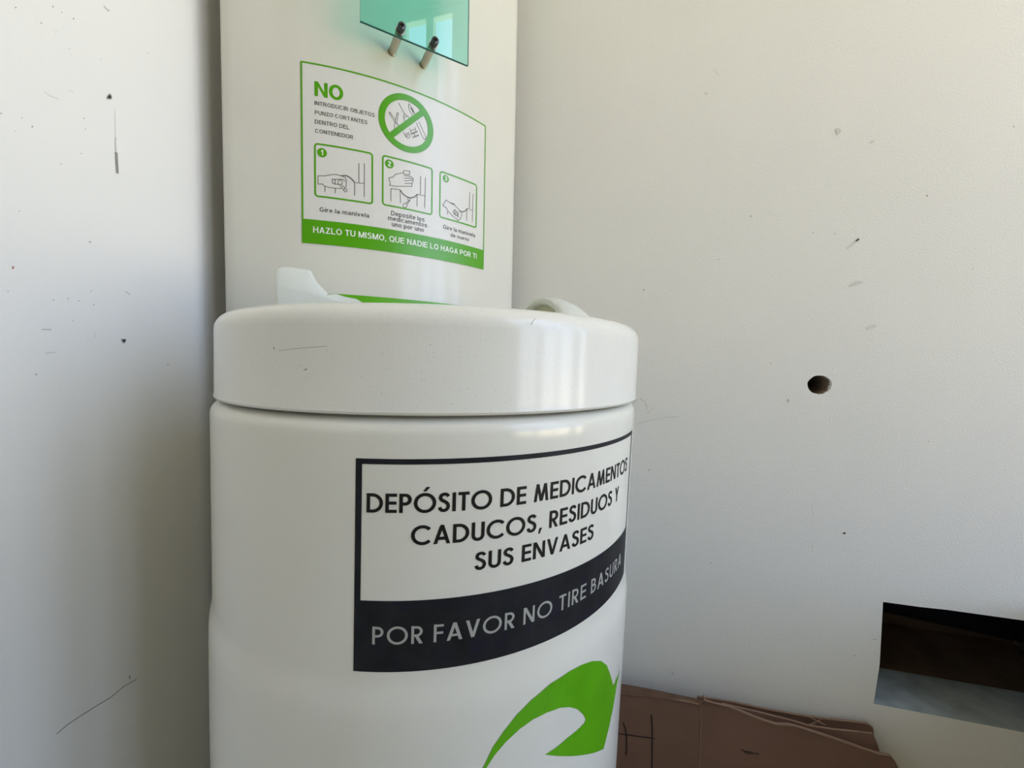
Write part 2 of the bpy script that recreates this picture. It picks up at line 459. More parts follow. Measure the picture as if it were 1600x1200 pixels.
# ------------------------------------------------------------------ room shell
def wall_slab(name, x0, x1, y0, y1, z0, z1, mat):
    bm = bmesh.new(); box(bm, x0, x1, y0, y1, z0, z1)
    return struct(link(name, bm, mat))

# left wall: its end is a rounded plaster edge, past which the face steps back behind the bin
NOSE_Y, NOSE_R = on_left(288, 150)[0], 0.085
pr = [(-0.12, ROOM_Y), (0, ROOM_Y), (0, NOSE_Y)] + [(-NOSE_R + NOSE_R*math.cos(math.radians(a)), NOSE_Y + NOSE_R*math.sin(math.radians(a))) for a in range(3, 25, 3)]
STEP = pr[-1][0]
pr += [(STEP, 0), (-0.12, 0)]
bm = bmesh.new()
lo = [bm.verts.new((p[0], p[1], 0)) for p in pr]; hi = [bm.verts.new((p[0], p[1], ROOM_Z)) for p in pr]
bm.faces.new(lo); bm.faces.new(hi)
for i in range(len(pr)): bm.faces.new((lo[i], lo[(i+1) % len(pr)], hi[(i+1) % len(pr)], hi[i]))
wall_left = struct(link('wall_left', bm, M_WALL_L, smooth=True))
wall_slab('wall_front', 0, ROOM_X, ROOM_Y-0.12, ROOM_Y, 0, ROOM_Z, M_WALL)
wall_slab('floor', -0.12, ROOM_X+0.12, ROOM_Y-0.12, 0.6, -0.1, 0, M_FLOOR)
wall_slab('ceiling', -0.12, ROOM_X+0.12, ROOM_Y-0.12, 0.6, ROOM_Z, ROOM_Z+0.1, M_CEIL)
# wall with the window opening
bm = bmesh.new()
xa, xb = ROOM_X, ROOM_X+0.12
box(bm, xa, xb, ROOM_Y, WIN_Y0, 0, ROOM_Z); box(bm, xa, xb, WIN_Y1, 0, 0, ROOM_Z)
box(bm, xa, xb, WIN_Y0, WIN_Y1, 0, WIN_Z0); box(bm, xa, xb, WIN_Y0, WIN_Y1, WIN_Z1, ROOM_Z)
struct(link('wall_right', bm, M_WALL))
bm = bmesh.new()
fx0, fx1 = ROOM_X+0.04, ROOM_X+0.09
box(bm, fx0, fx1, WIN_Y0, WIN_Y1, WIN_Z0, WIN_Z0+0.05); box(bm, fx0, fx1, WIN_Y0, WIN_Y1, WIN_Z1-0.05, WIN_Z1)
box(bm, fx0, fx1, WIN_Y0, WIN_Y0+0.05, WIN_Z0+0.05, WIN_Z1-0.05); box(bm, fx0, fx1, WIN_Y1-0.05, WIN_Y1, WIN_Z0+0.05, WIN_Z1-0.05)
win = struct(link('window_1', bm, M_FRAME))
for y, hw in ((-1.47, 0.03), (-1.22, 0.065), (-0.80, 0.035), (-0.36, 0.09)):
    bm = bmesh.new(); box(bm, fx0+0.002, fx1-0.002, y-hw, y+hw, WIN_Z0+0.05, WIN_Z1-0.05)
    link('mullion', bm, M_FRAME, win)

# back wall with the rectangular opening and the round hole
WTH = 0.115
n0 = on_back(1377, 945); n1 = on_back(1368, 1105); n2 = on_back(1600, 967); n3 = on_back(1600, 1141)
NX0, NX1 = (n0[0] + n1[0])/2, n2[0] + 0.16
NZ0, NZ1 = (n1[1] + n3[1])/2, (n0[1] + n2[1])/2
niche = [(NX0-0.002, NZ0), (NX1, NZ0+0.004), (NX1, NZ1+0.004), (NX0+0.10, NZ1+0.0025), (NX0+0.06, NZ1+0.0006), (NX0+0.001, NZ1), (NX0+0.003, NZ0+0.08)]
hl, hr, ht, hb = on_back(1261.5, 601), on_back(1300, 600), on_back(1281, 586.5), on_back(1280, 616)
hcx, hcz = (hl[0]+hr[0])/2, (ht[1]+hb[1])/2
hrx, hrz = (hr[0]-hl[0])/2, (ht[1]-hb[1])/2
jit = [1, .99, 1.01, 1, .98, 1.01, 1, .99, 1, 1.02, 1, .98, 1, 1.02, 1.0, .97, 1.0, 1.0, 1.02, 1.0, .98, 1, 1.03, 1.0, .96, .99, 1.0, .97]
hole = [(hcx + hrx*jit[k]*math.cos(2*PI*k/28), hcz + hrz*jit[k]*math.sin(2*PI*k/28)) for k in range(28)]
bm = bmesh.new()
outer = [(-0.12, 0), (ROOM_X+0.12, 0), (ROOM_X+0.12, ROOM_Z), (-0.12, ROOM_Z)]
edges = []
loops = []
for lp in (outer, niche, hole):
    vs = [bm.verts.new((p[0], 0, p[1])) for p in lp]; loops.append(vs)
    edges += [bm.edges.new((vs[i], vs[(i+1) % len(vs)])) for i in range(len(vs))]
bmesh.ops.triangle_fill(bm, use_beauty=True, use_dissolve=False, edges=edges, normal=(0, -1, 0))
for f in bm.faces:
    f.normal_update()
    if f.normal.y > 0: f.normal_flip()
for vs, depths, mats_i in ((loops[1], (WTH,), (1,)), (loops[2], (0.007, WTH), (0, 2))):
    prev = vs
    for dth, mi in zip(depths, mats_i):
        nv = []
        for k, v in enumerate(vs):
            d = dth
            if len(vs) == 28 and mi == 0: d = 0.004 + 0.006*random.random() + (0.004 if k in (26, 27, 0, 1) else 0)
            nv.append(bm.verts.new((v.co.x, d, v.co.z)))
        for i in range(len(vs)):
            j = (i+1) % len(vs)
            f = bm.faces.new((prev[i], prev[j], nv[j], nv[i])); f.material_index = mi
        prev = nv
    if len(vs) == 28:
        bm.faces.new(prev).material_index = 2
wall_back = struct(link('wall_back', bm, [M_WALL_B, M_DUST, M_CLAY], recalc=False))
# what lies behind the opening
bm = bmesh.new()
cx0, cx1, cz0, cz1, cy1 = NX0-0.10, NX1+0.15, NZ0-0.06, NZ1+0.12, 0.42
v = [bm.verts.new(p) for p in ((cx0,WTH,cz0),(cx1,WTH,cz0),(cx1,cy1,cz0),(cx0,cy1,cz0),(cx0,WTH,cz1),(cx1,WTH,cz1),(cx1,cy1,cz1),(cx0,cy1,cz1))]
for f in ((0,1,2,3),(7,6,5,4),(1,5,6,2),(2,6,7,3),(3,7,4,0)):
    bm.faces.new([v[i] for i in f])
# masonry face round the opening, closing the cavity
ov = [bm.verts.new((p[0], WTH, p[1])) for p in niche]
ed = [bm.edges.new((ov[i], ov[(i+1) % len(ov)])) for i in range(len(ov))]
ed += [e for e in bm.edges if all(abs(q.co.y-WTH) < 1e-6 for q in e.verts) and e not in ed]
bmesh.ops.triangle_fill(bm, use_beauty=True, edges=ed, normal=(0, 1, 0))
link('cavity_lining', bm, M_CAV, wall_back, recalc=False)
# dark pipework in the cavity
bm = bmesh.new()
zp = NZ1 - 0.075
tube(bm, [(NX0-0.06, 0.20, zp+0.10), (NX0+0.0, 0.20, zp+0.06), (NX0+0.05, 0.20, zp+0.02), (NX0+0.09, 0.21, zp-0.005), (NX0+0.14, 0.22, zp-0.02), (NX1+0.12, 0.24, zp-0.06)], [0.055, 0.055, 0.05, 0.04, 0.035, 0.035], 16)
pipe = link('pipe', bm, M_PIPE, None, True)
pipe['label'] = 'black bent pipe deep inside the dark rectangular opening in the wall'; pipe['category'] = 'pipe'

# added low wooden cabinet, out of view on the right, to shade the lower wall
bm = bmesh.new(); box(bm, 1.42, 2.20, -0.46, -0.02, 0.06, 0.72)
cab = link('body', bm, material('dark_wood', (0.12, 0.055, 0.04), 0.5, 0.4, 0.25, 6), None)
CAB = empty('added_shade_cabinet', (1.85, -0.24, 0.0), 'added low dark brown cabinet, out of view, that shades the wall right of the cardboard', 'cabinet')
cab.parent = CAB; cab.matrix_parent_inverse = CAB.matrix_world.inverted()
bm = bmesh.new(); box(bm, 1.40, 2.22, -0.48, -0.01, 0.72, 0.745); link('top_board', bm, bpy.data.materials['dark_wood'], CAB)
bm = bmesh.new(); box(bm, 1.45, 2.17, -0.44, -0.04, 0.0, 0.06); link('plinth', bm, bpy.data.materials['dark_wood'], CAB)
for xd in (1.435, 1.82):
    bm = bmesh.new(); box(bm, xd, xd+0.365, -0.478, -0.46, 0.08, 0.70); dd = link('door', bm, bpy.data.materials['dark_wood'], CAB)
    bm = bmesh.new(); box(bm, xd+(0.33 if xd < 1.6 else 0.02), xd+(0.345 if xd < 1.6 else 0.035), -0.50, -0.478, 0.36, 0.46); link('handle', bm, M_STEEL, dd)

# ------------------------------------------------------------------ marks on the walls
def wall_mark(name, which, pts, wpx, rgb, rough=0.8, closed=False, tri=False):
    fn = on_left if which == 'L' else on_back
    P = [fn(*p) for p in pts]
    cx = sum(p[0] for p in pts)/len(pts); cy = sum(p[1] for p in pts)/len(pts)
    a, b = fn(cx, cy-0.5), fn(cx, cy+0.5); pxm = abs(a[1]-b[1])
    bm = bmesh.new()
    if closed: poly2(bm, P)
    else: ribbon(bm, P, wpx*pxm)
    for vv in bm.verts:
        s, z = vv.co.x, vv.co.y
        vv.co = (0.0006, s, z) if which == 'L' else (s, -0.0006, z)
    nrm = Vector((1, 0, 0)) if which == 'L' else Vector((0, -1, 0))
    for f in bm.faces:
        f.normal_update()
        if f.normal.dot(nrm) < 0: f.normal_flip()
    key = 'mark_%d_%d_%d' % tuple(int(c*1000) for c in rgb)
    m = bpy.data.materials.get(key) or material(key, rgb, rough, 0.2)
    return link(name, bm, m, wall_left if which == 'L' else wall_back, recalc=False)

def blob(cx, cy, rx, ry, n=9, rot=0.0):
    out = []
    for k in range(n):
        t = 2*PI*k/n; j = 1 + 0.18*math.sin(3*t+cx)
        x, y = rx*j*math.cos(t), ry*j*math.sin(t)
        out.append((cx + x*math.cos(rot)-y*math.sin(rot), cy + x*math.sin(rot)+y*math.cos(rot)))
    return out

DK = (0.05, 0.05, 0.05); GR = (0.42, 0.41, 0.38); LT = (0.70, 0.69, 0.66); MD = (0.58, 0.57, 0.54)
for x, y, rx, ry, c in ((170.5, 151.5, 3.2, 3.6, DK), (193, 532.3, 3.0, 2.7, DK)):
    wall_mark('nail_hole', 'L', blob(x, y, rx*1.35, ry*1.35, 10, 0.4), 0, GR, closed=True)
    h = wall_mark('nail_hole', 'L', blob(x, y, rx*0.85, ry*0.85, 10, 0.4), 0, c, closed=True)
    for vv in h.data.vertices: vv.co.x += 0.0003
wall_mark('drip_mark', 'L', [(181.3, 238), (181.8, 250), (182.6, 262), (183, 271)], 3.6, (0.30, 0.29, 0.26))
wall_mark('drip_mark', 'L', [(180.2, 214), (180.2, 226), (181, 238)], 1.5, MD)
wall_mark('drip_mark', 'L', [(179.5, 172), (180.2, 214)], 0.6, LT)
wall_mark('scratch', 'L', [(88, 1147), (104, 1133), (128, 1117), (150, 1103), (172, 1090), (192, 1073), (206, 1065), (213, 1061)], 1.0, (0.12, 0.12, 0.11))
wall_mark('scratch', 'L', [(64.5, 514.5), (80, 515)], 1.0, GR)
wall_mark('scratch', 'L', [(195.5, 455), (203, 461)], 0.9, GR)
wall_mark('scratch', 'L', [(162, 9), (168, 16), (171, 16)], 1.8, MD)
wall_mark('scratch', 'L', [(70, 552), (88, 550)], 1.6, LT)
wall_mark('scratch', 'L', [(202, 1055), (202.5, 1061)], 1.6, GR)
wall_mark('scratch', 'L', [(68, 143), (78, 150), (92, 155)], 0.8, MD)
wall_mark('scratch', 'L', [(106, 141), (115, 144)], 1.2, LT)
wall_mark('scratch', 'L', [(147, 518), (148.5, 528)], 0.8, LT)
for x, y, r in ((24, 12, 1.4), (82, 10.5, 1.4), (96, 19.5, 1), (64, 36, 1.3), (114.5, 29.5, 1.3), (87, 50, .8), (50, 198, 1.5), (34, 184, .9), (131, 185, 1),
                (133, 202, .9), (126, 240, .9), (95, 256.5, 1), (23, 205, .8), (108, 76, .8), (231, 83, .8), (83, 469, 1.1), (106, 466.5, 1.1), (122.5, 470, 1.1),
                (146, 476, 1), (142, 455, .9), (114, 501, .8), (56, 585, 1.4), (1.5, 177, 1.2), (140, 378, 1.6), (30, 330, 1), (12, 455, 1), (157, 92, .7)):
    wall_mark('speck', 'L', blob(x, y, r, r, 7), 0, (0.40, 0.39, 0.37), closed=True)
wall_mark('speck', 'L', blob(20, 418, 1.6, 2.6, 7), 0, (0.55, 0.25, 0.20), closed=True)
wall_mark('speck', 'L', blob(262, 570, 1.6, 0.9, 7), 0, GR, closed=True)
# back wall
wall_mark('nail_hole', 'B', ring_pts(1231.3, 626, 2.0, 12, 2.8), 0, MD, closed=True)
wall_mark('paint_chip', 'B', blob(1309.5, 205, 4.2, 5.2, 9), 0, (0.67, 0.66, 0.62), closed=True)
wall_mark('paint_chip', 'B', blob(1362, 222, 4.5, 1.8, 9, -0.5), 0, (0.67, 0.66, 0.62), closed=True)
wall_mark('paint_chip', 'B', blob(1103, 146, 3, 2.4, 8), 0, (0.72, 0.71, 0.67), closed=True)
wall_mark('paint_chip', 'B', blob(1338, 443, 11, 3.2, 11, -0.3), 0, (0.73, 0.70, 0.67), closed=True)
wall_mark('paint_chip', 'B', blob(1362, 511, 9, 3, 9, -0.3), 0, (0.74, 0.72, 0.69), closed=True)
wall_mark('paint_chip', 'B', blob(1319, 833, 2.4, 1.8, 7), 0, (0.10, 0.09, 0.09), closed=True)
wall_mark('scuff_mark', 'B', [(1322, 389), (1332, 382), (1342, 373)], 1.8, (0.70, 0.67, 0.63))
wall_mark('scuff_mark', 'B', [(1337, 377), (1342, 373)], 3.0, (0.52, 0.50, 0.46))
wall_mark('scratch', 'B', [(1000, 623), (1008, 627), (1012, 639)], 0.8, (0.58, 0.56, 0.53))
wall_mark('scratch', 'B', [(996, 624), (988, 630)], 0.7, (0.55, 0.53, 0.5))
wall_mark('scratch', 'B', [(1012, 646), (1022, 636)], 0.6, (0.58, 0.56, 0.53))
wall_mark('scratch', 'B', [(994, 663), (1018, 656), (1040, 652), (1061, 651)], 0.7, (0.68, 0.66, 0.63))
wall_mark('scratch', 'B', [(1115, 107), (1124, 118)], 0.6, (0.62, 0.61, 0.58))
wall_mark('scratch', 'B', [(1269, 786), (1270, 806)], 0.7, (0.72, 0.70, 0.68))
wall_mark('scratch', 'B', [(1269, 845), (1269.5, 862)], 0.6, (0.72, 0.70, 0.68))
wall_mark('scratch', 'B', [(1049, 1049), (1053, 1054)], 0.9, (0.4, 0.39, 0.38))
wall_mark('scratch', 'B', [(1363, 998), (1369, 999)], 1.2, (0.55, 0.53, 0.5))
for x, y, r in ((1448, 306, 1.4), (1583.5, 198, 1.1), (1173, 338, 1.2), (1006, 453, 1.2), (1304, 365, .9), (1270, 364, .8), (1335, 1024, 1), (1122, 405, .7), (1014, 734.5, 1), (1204, 568, .8), (1520, 420, .8), (1451, 690, .8), (1110, 880, .9)):
    wall_mark('speck', 'B', blob(x, y, r, r*1.3, 7), 0, (0.42, 0.41, 0.39), closed=True)

# ------------------------------------------------------------------ the bin
base = world((CX, CY, -CAM_H))
BIN = empty('medicine_bin', base, 'white plastic medicine disposal bin with round lidded drum and tall back column in the corner', 'bin')
Z_LIDB, Z_LIDT = -0.0416, 0.0425
Z_S0, Z_BAND, Z_S1 = -0.0740, -0.1820, -0.2378

def lathe(profile, seg=240, shift=0.0, clip=True):
    bm = bmesh.new(); rings = []
    for r, z in profile:
        ring = []
        for k in range(seg):
            t = 2*PI*k/seg
            q = axis(z) + (r + draft(z))*(math.cos(t)*A2 + math.sin(t)*L2) + np.array([shift, 0.0])
            if clip:
                w = q - CCOL; dd = float(np.linalg.norm(w))
                if dd < R_COL + 0.004 and float(w@A2) > 0: q = CCOL + w/dd*(R_COL + 0.004)
                elif dd < R_COL + 0.004: q = CCOL + A2*(R_COL + 0.004)
            ring.append(bm.verts.new(world((q[0], q[1], z))))
        rings.append(ring)
    for a, b in zip(rings, rings[1:]):
        for k in range(seg):
            bm.faces.new((a[k], a[(k+1) % seg], b[(k+1) % seg], b[k]))
    bm.faces.new(rings[0]); bm.faces.new(rings[-1])
    return bm

def fillet(r0, z0, r, a0, a1, n=7):
    return [(r0 + r*math.cos(math.radians(a0 + (a1-a0)*i/n)), z0 + r*math.sin(math.radians(a0 + (a1-a0)*i/n))) for i in range(n+1)]

RD = R_DRUM
prof = [(0.232, -CAM_H+0.002), (0.246, -CAM_H+0.012), (RD+0.0015, -CAM_H+0.05), (RD+0.0034, -0.60), (RD+0.0035, Z_S1-0.050), (RD+0.0032, Z_S1-0.034), (RD+0.0024, Z_S1-0.026), (RD+0.0010, Z_S1-0.017), (RD+0.0001, Z_S1-0.010), (RD-0.0001, Z_S1-0.004),
        (RD-0.0001, Z_S0+0.010)]
prof += fillet(RD-0.0001-0.012, -0.0445-0.012, 0.012, 0, 90) + [(0.232, -0.0445), (0.230, -0.042)]
drum = link('drum', lathe(prof), M_DRUM, BIN, True)
prof = [(0.228, Z_LIDB+0.004), (0.2505, Z_LIDB), (0.2518, Z_LIDB+0.002), (0.2512, Z_LIDB+0.006), (0.2508, Z_LIDT-0.018)] + fillet(0.2508-0.017, Z_LIDT-0.017, 0.017, 0, 90, 9) + [(0.215, Z_LIDT+0.0005), (0.205, Z_LIDT-0.003), (0.19, Z_LIDT-0.02)]
lid = link('lid', lathe([(r_-0.0030, z_) for r_, z_ in prof], shift=0.0022), M_LID, BIN, True)

# back column: arched front, straight back
Z_TOP = 1.15
def column_outline():
    e = W_COL/R_COL; n = 40; pts = []
    for i in range(n+1):
        t = -e + 2*e*i/n
        q = CCOL + R_COL*(math.cos(t)*A2 + math.sin(t)*L2) - C2
        pts.append((float(q@L2), -float(q@A2)))
    lat = pts[-1][0]; d = pts[-1][1]
    rc = 0.010
    right = [(lat + 0.004, d + 0.006), (lat + 0.004, d + 0.02), (lat - 0.004, d + 0.026)]
    left = [(-p[0], p[1]) for p in right[::-1]]
    return pts + right + left
bm = bmesh.new()
ol = column_outline()
zs = [-CAM_H+0.002, Z_TOP-0.02, Z_TOP-0.005, Z_TOP]
ins = [0, 0, 0.005, 0.02]
rings = []
for z, i_ in zip(zs, ins):
    rings.append([bm.verts.new(bin_pt(p[0]*(1-i_*2), p[1]+(0.5*i_ if p[1] < 0.25 else -0.5*i_), z)) for p in ol])
for a, b in zip(rings, rings[1:]):
    for k in range(len(ol)):
        bm.faces.new((a[k], a[(k+1) % len(ol)], b[(k+1) % len(ol)], b[k]))
bm.faces.new(rings[0]); bm.faces.new(rings[-1])
column = link('back_column', bm, M_PLAST, BIN, True)

# green band printed low on the column, its top edge just above the lid
zg = sum(col_uv(*p)[1] for p in ((513.5, 457.5), (560, 461.5), (650, 470.5)))/3
bm = bmesh.new(); poly2(bm, [(-0.135, zg-0.09), (0.135, zg-0.09), (0.135, zg), (-0.135, zg)])
gband = link('green_band', lay(bm, col_map, 0.0008, 0.008), M_GREEN, BIN, recalc=False)
gband['label'] = 'green band printed low on the column behind the lid'

# ---- raised bracket at the lid's left, dome at its right
def extrude_bin(outline, d0, d1, bev=0.003):
    """outline in (lat, z), extruded in depth d0..d1 with softened faces"""
    bm = bmesh.new()
    cxm = sum(p[0] for p in outline)/len(outline); czm = sum(p[1] for p in outline)/len(outline)
    rings = []
    for d, sc in ((d0, bev), (d0+bev*0.3, bev*0.3), (d0+bev, 0), (d1-bev, 0), (d1, bev)):
        rr = []
        n = len(outline)
        for i in range(n):
            a, b = outline[i-1], outline[(i+1) % n]
            tx, tz = b[0]-a[0], b[1]-a[1]; L = math.hypot(tx, tz) or 1
            nx, nz = -tz/L, tx/L
            if nx*(cxm-outline[i][0]) + nz*(czm-outline[i][1]) < 0: nx, nz = -nx, -nz
            rr.append(bm.verts.new(bin_pt(outline[i][0]+nx*sc, d, outline[i][1]+nz*sc)))
        rings.append(rr)
    for a, b in zip(rings, rings[1:]):
        for k in range(len(outline)):
            bm.faces.new((a[k], a[(k+1) % len(outline)], b[(k+1) % len(outline)], b[k]))
    bm.faces.new(rings[0]); bm.faces.new(rings[-1])
    return bm

def on_lat_plane(x, y, d):
    v = ray(x, y); t = float((C2 - A2*d) @ A2)/float(v[:2] @ A2); p = v*t
    return float((p[:2]-C2)@L2), float(p[2])
DH = 0.03
hp = [(431.5, 500), (430.5, 470), (429.5, 445), (429, 430), (430, 422), (434, 417.5), (441, 415.8), (455, 416), (470, 418.5), (481, 420), (486, 422), (489.5, 429), (493, 436), (499, 444), (506, 451), (513, 457.5), (524, 464), (538, 468.5), (556, 472), (580, 474.5), (600, 500)]
horn = link('lid_bracket', extrude_bin([on_lat_plane(x, y, DH) for x, y in hp], DH, DH+0.05, 0.004), M_HORN, lid, True)

# dome: a hollow arched hump whose open end faces the column side
bm = bmesh.new()
def arch(lat, w, h, n=18, zb=Z_LIDT-0.01):
    return [(w*math.cos(PI*i/n), zb + (h)*math.sin(PI*i/n)) for i in range(n+1)]
# axis runs along lat; arch across depth
def dome_ring(lat, dc, w, h, n=18):
    return [bm.verts.new(bin_pt(lat, dc + w*math.cos(PI*i/n), Z_LIDT-0.012 + h*math.sin(PI*i/n))) for i in range(n+1)]
dc = -0.0025
secs = [(0.164, 0.064, 0.0555), (0.156, 0.065, 0.057), (0.154, 0.067, 0.060), (0.156, 0.071, 0.0650), (0.162, 0.075, 0.067), (0.178, 0.077, 0.0675), (0.200, 0.075, 0.062), (0.220, 0.066, 0.052), (0.236, 0.050, 0.038), (0.246, 0.026, 0.020)]
rg = [dome_ring(la, dc, w, h) for la, w, h in secs]
for a, b in zip(rg, rg[1:]):
    for k in range(len(a)-1): bm.faces.new((a[k], a[k+1], b[k+1], b[k]))
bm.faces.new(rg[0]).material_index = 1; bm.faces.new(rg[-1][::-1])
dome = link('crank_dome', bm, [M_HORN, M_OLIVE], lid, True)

# ---- black framed label on the drum
su0 = (drum_uv(555, 716.5)[0] + drum_uv(553.3, 1053)[0])/2
su1 = drum_uv(987.0, 690)[0]
print('SU1', su1, [drum_uv(x, y) for x, y in ((983, 725), (967.5, 765), (971, 880), (987, 672), (975, 902))])
zS0 = sum(drum_uv(x, y)[1] for x, y in ((555, 716.3), (642, 717), (700, 715.8), (760, 714.3), (825, 709.7)))/5
zBN = sum(drum_uv(x, y)[1] for x, y in ((560, 940.3), (653, 938.3), (711.7, 932.5), (780, 921.7), (840, 906.7)))/5
zS1 = sum(drum_uv(x, y)[1] for x, y in ((553, 1053.3), (613, 1052.5), (666.7, 1048), (736.7, 1035.3), (780, 1025), (855.8, 996.7)))/6
fw = 0.0048
bm = bmesh.new()
def rect(bm, s0, s1, z0, z1, mi=0): poly2(bm, [(s0, z0), (s1, z0), (s1, z1), (s0, z1)], mi)
rect(bm, su0, su1, zS0-fw*0.85, zS0); rect(bm, su0, su0+fw, zBN, zS0-fw*0.85); rect(bm, su1-fw, su1, zBN, zS0-fw*0.85)
rect(bm, su0, su1, zS1, zBN)
label = link('label_panel', lay(bm, drum_map, 0.00015, 0.006), M_DARK, BIN, recalc=False)
label['label'] = 'black framed label with a solid black band along its bottom'
def line(bm, txt, left, right, bases, tops, gap=0.115, weight=1.0, uv=drum_uv):
    zb = sum(uv(*p)[1] for p in bases)/len(bases)
    cap = sum(uv(*p)[1] for p in tops)/len(tops) - zb
    put_caps(bm, txt, uv(*left)[0], right if isinstance(right, float) else uv(*right)[0], zb, cap, gap, weight)
bm = bmesh.new()
line(bm, 'DEPÓSITO DE MEDICAMENTOS', (573, 790), (980.5, 725), [(573, 803), (716, 799), (784, 792), (852, 779)], [(573, 772.5), (723, 768), (784, 764), (852, 753)])
line(bm, 'CADUCOS, RESIDUOS Y', (643, 837), (967.5, 765), [(676, 851), (710, 848.5), (857, 824.5)], [(693, 820.5), (711, 818.5), (858, 798.5)])
line(bm, 'SUS ENVASES', (742, 880), (927.6, 835), [(816.5, 878.8), (833, 874.8), (862, 865)], [(817.5, 851.5), (853, 843.5)])
txt = link('lettering', lay(bm, drum_map, 0.0002, 0.006), M_INK, label, recalc=False)
bm = bmesh.new()
line(bm, 'POR FAVOR NO TIRE BASURA', (581.3, 995), (971, 880), [(582, 1009.8), (642, 1007), (678, 1003.5), (816, 974), (873.5, 953.5)], [(582, 981.7), (642, 979), (679, 976), (816, 948.5), (872, 930)], 0.15, 0.82)
t2 = link('band_lettering', lay(bm, drum_map, 0.0003, 0.006), M_GREYTXT, label, recalc=False)
t2['label'] = 'light grey capitals on the black band'

# ---- green emblem below
pts = [(700, 1330), (722, 1270), (738, 1232), (754.3, 1200), (770, 1167), (786.5, 1143), (807.5, 1116), (830, 1093.5), (860, 1068), (890, 1048.5), (908, 1038.7), (924.5, 1032.7), (938, 1032.3), (947, 1038.7),
       (952, 1051.5), (956, 1065), (957.8, 1071.7), (962, 1061), (967.2, 1048.5), (963.5, 1066.5), (957.5, 1104), (950, 1140), (942.5, 1170), (927.5, 1176), (912.5, 1179), (890, 1181), (867.5, 1180.5), (851.7, 1178.5),
       (867.5, 1168.5), (887, 1152), (902, 1140), (912.5, 1129.5), (914.7, 1123.5), (911, 1116), (902, 1107.7), (890, 1104.3), (875, 1105.5), (854, 1113), (833, 1123.5), (812, 1138.5), (791, 1158), (773, 1179), (759.5, 1200), (745, 1240), (735, 1290), (728, 1330)]
bm = bmesh.new()
f = poly2(bm, [drum_uv(x, y, R_DRUM+0.0035) for x, y in pts])
bmesh.ops.triangulate(bm, faces=[f])
emb = link('leaf_emblem', lay(bm, lambda s, z, o: drum_map(s, z, o, R_DRUM+0.0035), 0.0003, 0.006), M_GREEN, BIN, recalc=False)
emb['label'] = 'bright green curved arrow emblem painted on the drum'

# ---- notice on the column
zt = sum(col_uv(*p)[1] for p in ((469, 97), (540, 109), (640, 138), (720, 176), (758, 195)))/5
zb = sum(col_uv(*p)[1] for p in ((472.4, 378), (560, 389), (660, 404.4), (755, 419)))/4
zf = sum(col_uv(*p)[1] for p in ((475, 342), (560, 351), (640, 365), (754, 390)))/4
s0 = (col_uv(469.5, 97)[0] + col_uv(472.4, 378)[0])/2; s1 = (col_uv(758.5, 195)[0] + col_uv(755.5, 418)[0])/2
bm = bmesh.new(); rect(bm, s0, s1, zb, zt)
notice = link('notice_sticker', lay(bm, col_map, 0.0006, 0.006), M_STICK, BIN, recalc=False)
notice['label'] = 'pale sticker with a green border and usage pictograms'
bm = bmesh.new(); bw = 0.0024
rect(bm, s0, s1, zt-bw, zt); rect(bm, s0, s0+bw, zf, zt-bw); rect(bm, s1-bw, s1, zf, zt-bw); rect(bm, s0, s1, zb, zf)
link('sticker_border', lay(bm, col_map, 0.0009, 0.006), M_GREEN2, notice, recalc=False)
# lettering
bm = bmesh.new(); put_text(bm, 'NO', col_uv, (492, 152.5), (491.5, 129.5), (536, 156), 1.18)
o = link('lettering', lay(bm, col_map, 0.0009, 0.01), M_GREEN2, notice, recalc=False); o['label'] = 'large green NO'
for name, rows in (('lettering', (('INTRODUCIR OBJETOS', (491.5, 165.5), (491.5, 159.2), (585.5, 182.5)), ('PUNZO CORTANTES', (492, 180), (492, 173.8), (574, 194)),
                                 ('DENTRO DEL', (492, 194.5), (492, 188), (546, 202)), ('CONTENEDOR', (492.5, 208.5), (492.5, 202.4), (552, 217)))),
                   ('caption', (('Gire la manivela', (499.5, 331), (500, 324), (577, 340.5)),)),
                   ('caption', (('Deposite los', (611, 337), (611, 329.5), (663, 346.5)), ('medicamentos', (606, 345), (606, 337.8), (667, 354.5)), ('uno por uno', (612, 354), (612, 346.8), (662, 362.5)))),
                   ('caption', (('Gire la manivela', (692, 357.8), (692, 351.3), (742, 370.8)), ('de nuevo', (703.5, 370), (703.5, 364), (732.5, 377.2))))):
    bm = bmesh.new()
    for t_, bl, tl, br in rows: put_text(bm, t_, col_uv, bl, tl, br, 0.95)
    link(name, lay(bm, col_map, 0.0009, 0.02), M_STICKTXT, notice, recalc=False)
bm = bmesh.new(); put_text(bm, 'HAZLO TU MISMO, QUE NADIE LO HAGA POR TI', col_uv, (489.5, 364.3), (489.5, 354.6), (744, 404), 0.95)
o = link('footer_lettering', lay(bm, col_map, 0.0012, 0.02), M_STICKW, notice, recalc=False); o['label'] = 'white capitals on the green footer'
